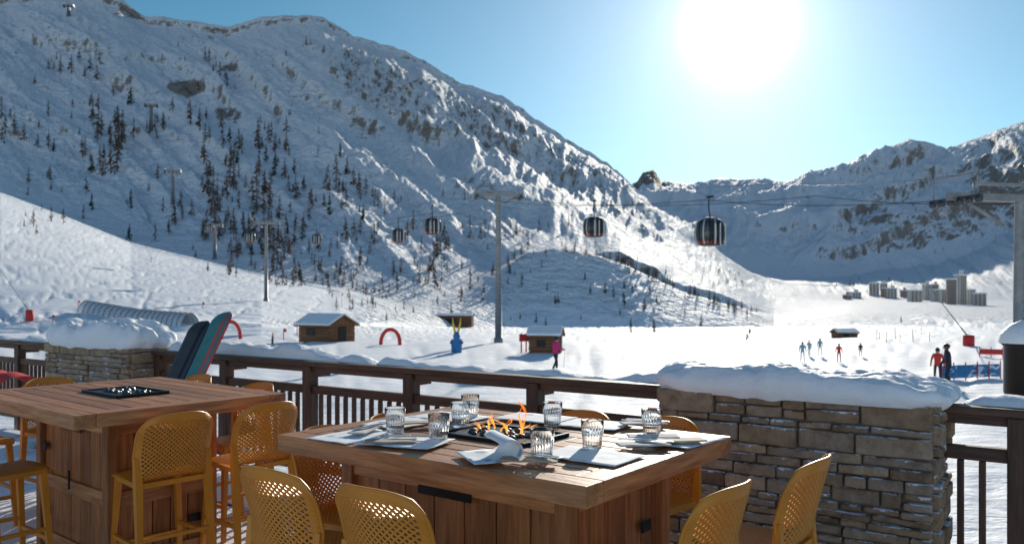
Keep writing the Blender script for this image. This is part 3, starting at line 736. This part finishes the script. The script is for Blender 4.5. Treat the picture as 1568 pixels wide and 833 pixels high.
# ---------------- huts
def hut(name,p,w,d,h,roofh,rz,over=.35,mat='chalet'):
    e=empty(name,p,rz); B=MB(); n=int(h/.22)
    for i in range(n):
        z=h*(i+.5)/n-.1; B.box((0,0,z),(w+(.06 if i%2 else 0),d+(.0 if i%2 else .06),h/n-.015),0)
    B.add([(w/2,-d/2,h-.1),(w/2,d/2,h-.1),(w/2,0,h+roofh-.1)],[(0,1,2)],0); B.add([(-w/2,-d/2,h-.1),(-w/2,d/2,h-.1),(-w/2,0,h+roofh-.1)],[(2,1,0)],0)
    B.box((-.1*w,-d/2-.04,h*.55),(w*.28,.05,h*.38),1); B.box((w/2+.05,0,h*.45),(.05,d*.3,h*.8),1)
    B.obj('walls',[M[mat],M['black']],parent=e,bevel=.03)
    for s in(-1,1):
        a=math.atan2(roofh,d/2); l=math.hypot(roofh,d/2)+over
        R=Matrix.Rotation(-s*a,3,'X'); c=Vector((0,s*(l/2)*math.cos(a),h+roofh-(l/2)*math.sin(a)-.02))
        Q=MB(); Q.box(c,(w+2*over,l,.08),0,R); Q.obj('roof',[M['chalet']],parent=e)
        Q=MB(); Q.box(c+R@Vector((0,0,.14)),(w+2*over-.1,l-.05,.2),0,R); Q.obj('roof_snow',[M['snow']],parent=e,bevel=.09,seg=4)
    return e
hut('wooden_chalet',ground(500,522),3.7,3.0,1.5,.75,math.radians(-34))
hut('wooden_kiosk',ground(835,541),2.1,1.7,1.2,.45,math.radians(-10),.2)
hut('wooden_hut',ground(697,500),60*ground(697,500).y/F*.9,5,17*ground(697,500).y/F,.6,math.radians(-4),.3)
hut('wooden_hut',ground(1292,517),2.2,2.0,.6,.3,0,.2)
B=MB(); q=ground(805,541)
for i in range(3): B.tube([(i*.35-.3,0,-.1),(i*.35-.3,0,1.3)],.05,6,0)
B.box((0,0,1.0),(.9,.06,.5),0); B.obj('red_safety_fence',[M['red']],q,.3)
def arch(px,py,w,h,name='inflatable_arch'):
    p=ground(px,py); B=MB(); pts=[(-w/2*math.cos(math.pi*i/20),0,h*math.sin(math.pi*i/20)**.8-.05) for i in range(21)]
    B.tube(pts,w*.10,12,0); B.obj(name,[M['red']],p,.2)
arch(598,529,1.5,1.25); arch(353,519,1.6,1.6)
B=MB(); B.lathe([(.02,-.1),(.35,-.05),(.38,.5),(.22,.9),(.25,1.1),(.18,1.35),(.02,1.42)],16,0)
for s in(-1,1): B.tube([(s*.08,0,1.3),(s*.25,0,2.0),(s*.28,0,2.4)],[.09,.07,.02],8,1); B.tube([(s*.25,0,.9),(s*.42,0,.6)],.09,8,0)
B.obj('ski_school_mascot',[M['blue'],M['yellow']],ground(699,540),0)
def lance(px,py,hp,lx,ly):
    p=ground(px,py); s=p.y/F; B=MB(); B.lathe([(.02,-.1),(.42*1.0,-.1),(.42,hp*s),(.05,hp*s+.05)],14,0)
    B.tube([(0,0,hp*s*.8),((lx-px)*s,0,(py-ly)*s)],[.06,.02],6,1); B.obj('snow_lance',[M['red'],M['steel']],p)
lance(45,492,16,3,418); lance(1483,532,16,1394,405); 
B=MB()
for (x,y,h) in ((80,497,1.0),(120,468,.7),(310,472,.8),(435,520,1),(455,512,1.2),(523,470,2.5),(231,402,1.2)):
    q=ground(x,y); B.tube([q,q+Vector((0,0,h))],.04,6,0); B.box(q+Vector((.12,0,h-.15)),(.26,.02,.3),0)
B.obj('piste_marker_flags',[M['red']])
B=MB()
for (x,y,h) in ((1342,522,1.0),(1347,520,.7),(1358,526,.9),(1371,519,1.2),(1378,523,.6),(1398,525,1.1),(1424,521,.8),(1410,513,1.2)):
    q=ground(x,y); B.tube([q,q+Vector((random.uniform(-.1,.1),0,h))],.03,6,0)
B.obj('piste_marker_poles',[M['chalet']])
def banner(px0,py0,px1,py1,hm,name,mat):
    a_=GP(px0,py0);b_=GP(px1,py1); d=b_-a_; B=MB()
    B.grid(lambda u,v:(a_.x+d.x*u,a_.y+d.y*u+.05*math.sin(u*25),GZ+.12+hm*v),40,4)
    for i in range(6):
        q=a_+d*(i/5); B.tube([(q.x,q.y,GZ-.2),(q.x,q.y,GZ+hm+.25)],.03,6,1)
    o=B.obj(name,[mat,M['red']]); o.modifiers.new('s','SOLIDIFY').thickness=.01
def mk_banner():
    m,nt,b=newmat('banner_cloth'); setp(b,rough=.7); v=coords(nt,(1.2,1.2,2.5)); n=noise(nt,v,2.2,1)
    c=ramp(nt,n,[(.56,(.03,.2,.42)),(.58,(.65,.7,.75))]); nt.links.new(c,b.inputs['Base Color']); return m
MB_=mk_banner()
banner(1442,584,1532,580,.6,'advertising_banner',MB_); banner(100,503,180,497,.4,'safety_netting',M['red']); banner(1500,545,1590,548,.35,'safety_netting',M['red'])
# ---------------- magic carpet tunnel
B=MB(); pa=ground(135,477); pb_=ground(215,491); pc=ground(292,499)
path=[pa.lerp(pb_,i/20) for i in range(20)]+[pb_.lerp(pc,i/20) for i in range(21)]
R_=1.35*pa.y/110
nn=len(path)
def f(u,v):
    p=path[min(nn-1,int(round(u*(nn-1))))]; i=int(round(u*(nn-1))); t=(path[min(nn-1,i+1)]-path[max(0,i-1)]).normalized(); s=Vector((t.y,-t.x,0)).normalized()
    a_=math.pi*v; return p+s*R_*math.cos(a_)+Vector((0,0,R_*1.25*math.sin(a_)-.2))
B.grid(f,nn-1,14)
def mk_poly():
    m,nt,b=newmat('polycarbonate'); setp(b,(.55,.6,.65),.25,trans=.25); return m
for i in range(0,nn,2):
    t=(path[min(nn-1,i+1)]-path[max(0,i-1)]).normalized(); s=Vector((t.y,-t.x,0)).normalized()
    B.tube([path[i]+s*R_*1.02*math.cos(math.pi*k/10)+Vector((0,0,R_*1.27*math.sin(math.pi*k/10)-.2)) for k in range(11)],.06,5,1)
B.obj('covered_magic_carpet',[mk_poly(),M['steel']])
# ---------------- gondola lift
def pylon(base,top,armw,rad,yaw,name='lift_pylon'):
    base=Vector(base);h=top-base.z; B=MB(); B.lathe([(rad*1.5,-.5),(rad*1.5,.4),(rad*1.15,.42),(rad,h*.5),(rad*.8,h)],16,0)
    B.box((0,0,h+.05),(armw,rad*1.6,rad*1.2),0)
    B.box((0,0,h+armw*.09),(armw*.65,rad*.5,rad*.5),0)
    for s in(-1,1):
        B.tube([(s*armw*.12,0,h-armw*.16),(s*armw*.42,0,h)],rad*.35,6,0)
        x=s*armw*.46; B.box((x,0,h-rad*.2),(rad*.5,armw*.42,rad*.6),1)
        for k in range(6):
            y=(k-2.5)*armw*.075
            B.tube([(x-rad*.35,y,h-rad*.7),(x+rad*.35,y,h-rad*.7)],rad*.55,12,1)
        B.box((x,0,h+armw*.13),(rad*.3,armw*.4,rad*.2),0); 
        for k in(-1,1): B.tube([(x,k*armw*.18,h),(x,k*armw*.18,h+armw*.13)],rad*.12,5,0)
        B.tube([(s*armw*.33,0,h),(s*armw*.33,0,h+armw*.09)],rad*.15,5,0)
    for k in range(int(h/.35)): B.box((0,-rad*1.25,.5+k*.35),(rad*.9,rad*.1,rad*.12),1)
    return B.obj(name,[M['steel'],M['darkmetal']],base,yaw)
g1=ground(763,523); z1=P(763,300,g1.y).z; s1=g1.y/F
pylon(g1,z1,74*s1,.26,.15)
g0=P(1562,500,36); g0.z=GZ; z0=P(1562,306,36).z; pylon(g0,z0,250*36/F,.26,math.radians(12))
def far_pylon(px,pb_y,pt_y,aw):
    q=ground(px,pb_y); s=q.y/F; pylon(q,q.z+(pb_y-pt_y)*s,aw*s,2.6*s,.2); return P(px,pt_y,q.y)
q2=far_pylon(408,461,342,42); q3=far_pylon(328,396,345,24); q4=far_pylon(265,312,262,24); q5=far_pylon(231,200,160,18); q6=far_pylon(105,26,10,14)
def cable(pts,r,sag,name='lift_cable'):
    B=MB()
    for a_,b_,sg in zip(pts[:-1],pts[1:],sag):
        B.tube([a_.lerp(b_,i/16)-Vector((0,0,sg*4*(i/16)*(1-i/16))) for i in range(17)],r,5,0)
    return B.obj(name,[M['black']])
R1=P(1452,307,36);R2=P(1700,303,36)
c1=P(1081,306,52); c2p=P(913,313,66); m1=P(733,304,g1.y); m2=P(797,303,g1.y)
c3=P(664,326,95); c4=P(612,340,112); l1=P(391,344,q2.y); l2=P(425,344,q2.y)
cable([R1,c1,m1,c3,l1,q3],.018,[.3,.5,.3,.8,.5]); cable([R2,P(1250,300,48),c2p,m2,c4,l2,q3+Vector((2,0,0))],.018,[.4,.3,.2,.4,1,.5])
cable([P(1900,225,30),P(1568,254,44),P(1185,282,80),P(800,290,130)],.017,[.3,.5,.4])
cable([q3,q4,q5,q6],.08,[3,5,5])
def mk_cabglass():
    m,nt,b=newmat('cabin_glass'); setp(b,(.05,.06,.065),.12); return m
M['cg']=mk_cabglass(); M['cabwhite']=simple('cabin_paint',(.6,.6,.6),.35); M['cabred']=simple('cabin_trim',(.28,.05,.04),.4)
def cabin_mesh():
    B=MB(); n=28
    lv=[(-1.0,.30),(-.97,.62),(-.85,.80),(-.6,.93),(-.3,.99),(0,1.0),(.35,.97),(.65,.88),(.85,.74),(.95,.55),(.99,.2)]
    def ring(z,r,e=1.0):
        out=[]
        for k in range(n):
            a_=2*math.pi*k/n; c,s=math.cos(a_),math.sin(a_); q=(abs(c)**3.2+abs(s)**3.2)**(-1/3.2); out.append((c*q*r*e,s*q*r*.88*e,z))
        return out
    for j in range(len(lv)-1):
        z0_,r0=lv[j];z1_,r1=lv[j+1]; mi=3 if j in(0,1) else 2 if j==2 else 1 if 3<=j<=7 else 3
        v=ring(z0_,r0)+ring(z1_,r1); B.add(v,[(k,(k+1)%n,n+(k+1)%n,n+k) for k in range(n)],mi,True)
    B.add(ring(-1.0,.30),[tuple(range(n))[::-1]],3); B.add(ring(.99,.2),[tuple(range(n))],3)
    for k in range(0,n,2):
        pts=[]
        for z,r in lv[2:9]:
            p=ring(z,r,1.015)[k]; pts.append(p)
        B.tube(pts,.045,5,0 if k%4==0 else 3)
    for z,r in ((-.6,.93),(.65,.88)): B.tube([Vector(p) for p in ring(z,r,1.02)]+[Vector(ring(z,r,1.02)[0])],.03,5,3)
    for i in range(6):
        B.box((-.6+i*.24,-.93,-.15),(.08,.04,1.5),0 if i%2 else 3)
    B.tube([(0,0,.95),(0,0,1.25),(.0,.12,1.6),(0,.12,2.3),(0,0,2.5)],.05,8,3); B.box((0,0,2.52),(.14,.6,.16),3); B.box((0,0,1.12),(.9,.5,.05),3)
    return B.mesh('gondola_cabin',[M['cabwhite'],M['cg'],M['cabred'],M['black']])
CM=cabin_mesh()
def cabin(px,py,Y,wpx,rz):
    s=wpx*Y/F/2.0; o=link('gondola_cabin',CM,P(px,py,Y),rz); o.scale=(s,s,s*1.0); return o
cabin(1087,356,52,43,.5); cabin(910,348,66,32,.3); cabin(662,347,95,26,.2); cabin(610,361,112,21,.3); cabin(485,366,150,15,0); cabin(383,364,160,16,0); cabin(322,350,190,12,0)
# ---------------- village
M['conc']=simple('facade_render',(.66,.64,.61),.8,0,.15,.05); M['woodf']=simple('facade_timber',(.30,.21,.15),.8,0,.2,.05); M['win']=simple('window_glass',(.10,.11,.13),.2)
def block(px,py,wp,hp,st,dd=1.0,mi=0):
    q=ground(px,py); s=q.y/F; w=wp*s;h=hp*s; d=w*dd; B=MB(); B.box((0,0,h/2-2),(w,d,h+4),mi)
    B.box((0,0,h+.6),(w+1.4,d+1.4,1.2),3)
    if random.random()<.5: B.box((w*.1,0,h+2.6),(w*.35,d*.4,3),mi); B.box((w*.1,0,h+4.5),(w*.4,d*.45,.9),3)
    for j in range(st):
        z=h*(j+.55)/st
        nb=max(3,int(w/4.5))
        for i in range(nb):
            x=-w/2+w*(i+.5)/nb; B.box((x,-d/2-.02,z),(w/nb*.5,.3,h/st*.45),2); B.box((x,-d/2-.8,z-h/st*.33),(w/nb*.8,1.5,h/st*.16),1-mi)
        nb=max(2,int(d/5))
        for i in range(nb): 
            for sx_ in(-1,1): B.box((sx_*(w/2+.02),-d/2+d*(i+.5)/nb,z),(.3,d/nb*.5,h/st*.5),2)
    B.obj('apartment_block',[M['conc'],M['woodf'],M['win'],M['snow']],q,random.uniform(-.5,.5))
for a_ in ((1338,452,14,18,8),(1354,455,10,13,6),(1366,456,14,14,5),(1384,455,10,10,5),(1400,462,17,17,7),(1420,460,10,24,9),(1432,462,10,18,8),(1446,464,12,20,8),(1457,466,12,38,13),(1470,466,13,44,14),(1486,466,12,22,8),(1500,468,17,18,7),(1352,444,10,10,5),(1310,456,14,8,3),(1297,458,10,6,3),(1432,450,10,14,6)):
    block(*a_,.8,random.choice((0,0,1)))
def lantern():
    p=P(1565,600,5.0); p.z=.0; B=MB(); B.tube([(0,0,-2.3),(0,0,1.08)],.03,10,0); B.lathe([(.03,1.05),(.085,1.08),(.10,1.12),(.10,1.40),(.12,1.42),(.03,1.50)],20,0)
    B.lathe([(.13,1.42),(.12,1.47),(.07,1.53),(.005,1.56)],20,1); B.obj('outdoor_lantern',[M['black'],M['snow']],p)
lantern()
# ---------------- light
AZ=math.atan2(1130-HX,F); EL=math.atan2(HY-38,math.hypot(F,1130-HX))
S=Vector((math.sin(AZ)*math.cos(EL),math.cos(AZ)*math.cos(EL),math.sin(EL)))
sd=bpy.data.lights.new('sun','SUN'); sd.energy=5.0; sd.angle=math.radians(.5); sd.color=(1,.92,.79)
so=bpy.data.objects.new('sun',sd); scn.collection.objects.link(so); so.rotation_euler=(-S).to_track_quat('-Z','Y').to_euler(); so.location=(0,0,30)
w=bpy.data.worlds.new('World'); scn.world=w; w.use_nodes=True; nt=w.node_tree; bg=nt.nodes['Background']
sk=N(nt,'ShaderNodeTexSky',sky_type='NISHITA'); sk.sun_disc=False; sk.sun_elevation=EL; sk.sun_rotation=AZ; sk.altitude=2100; sk.air_density=1.0; sk.dust_density=.15; sk.ozone_density=1.2
tc=N(nt,'ShaderNodeTexCoord'); nv=N(nt,'ShaderNodeVectorMath',operation='NORMALIZE'); nt.links.new(tc.outputs['Generated'],nv.inputs[0])
dt=N(nt,'ShaderNodeVectorMath',operation='DOT_PRODUCT'); dt.inputs[1].default_value=S; nt.links.new(nv.outputs[0],dt.inputs[0])
ang=math_(nt,'ARCCOSINE',math_(nt,'MINIMUM',dt.outputs['Value'],.999999))
def ex(width,amp,pw):
    q=math_(nt,'POWER',math_(nt,'DIVIDE',ang,math.radians(width)),pw); return math_(nt,'MULTIPLY',math_(nt,'EXPONENT',math_(nt,'MULTIPLY',q,-1.0)),amp)
au=math_(nt,'ADD',ex(1.6,40,1.6),ex(5.2,7.0,1.0)); 
tint=ramp(nt,math_(nt,'DIVIDE',ang,math.pi),[(0,(.80,.95,.90)),(.06,(.72,.88,.82)),(.17,(.40,.66,.64)),(.26,(.33,.60,.60)),(.5,(.72,.88,.90)),(.75,(1,1,1))])  # sky dimmed in view, left brighter behind camera as artificial fill for shadows
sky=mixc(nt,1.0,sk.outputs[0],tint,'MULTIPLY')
au2=N(nt,'ShaderNodeVectorMath',operation='SCALE'); au2.inputs[0].default_value=(1,.985,.95); nt.links.new(au,au2.inputs['Scale'])
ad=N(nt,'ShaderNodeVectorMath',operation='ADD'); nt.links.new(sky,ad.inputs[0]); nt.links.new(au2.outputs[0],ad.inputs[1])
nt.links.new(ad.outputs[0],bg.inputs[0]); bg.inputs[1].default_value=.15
# ---------------- camera
cd=bpy.data.cameras.new('camera'); co_=bpy.data.objects.new('camera',cd); scn.collection.objects.link(co_); scn.camera=co_
co_.location=(0,0,CZ); co_.rotation_euler=(math.radians(90),0,0); cd.sensor_width=36; cd.lens=36*F/1568; cd.shift_y=(HY-416.5)/1568; cd.clip_end=20000; cd.clip_start=.05
cd.dof.use_dof=True; cd.dof.focus_distance=3.3; cd.dof.aperture_fstop=5.0
scn.view_settings.view_transform='Standard'; scn.view_settings.look='None'; scn.view_settings.exposure=0
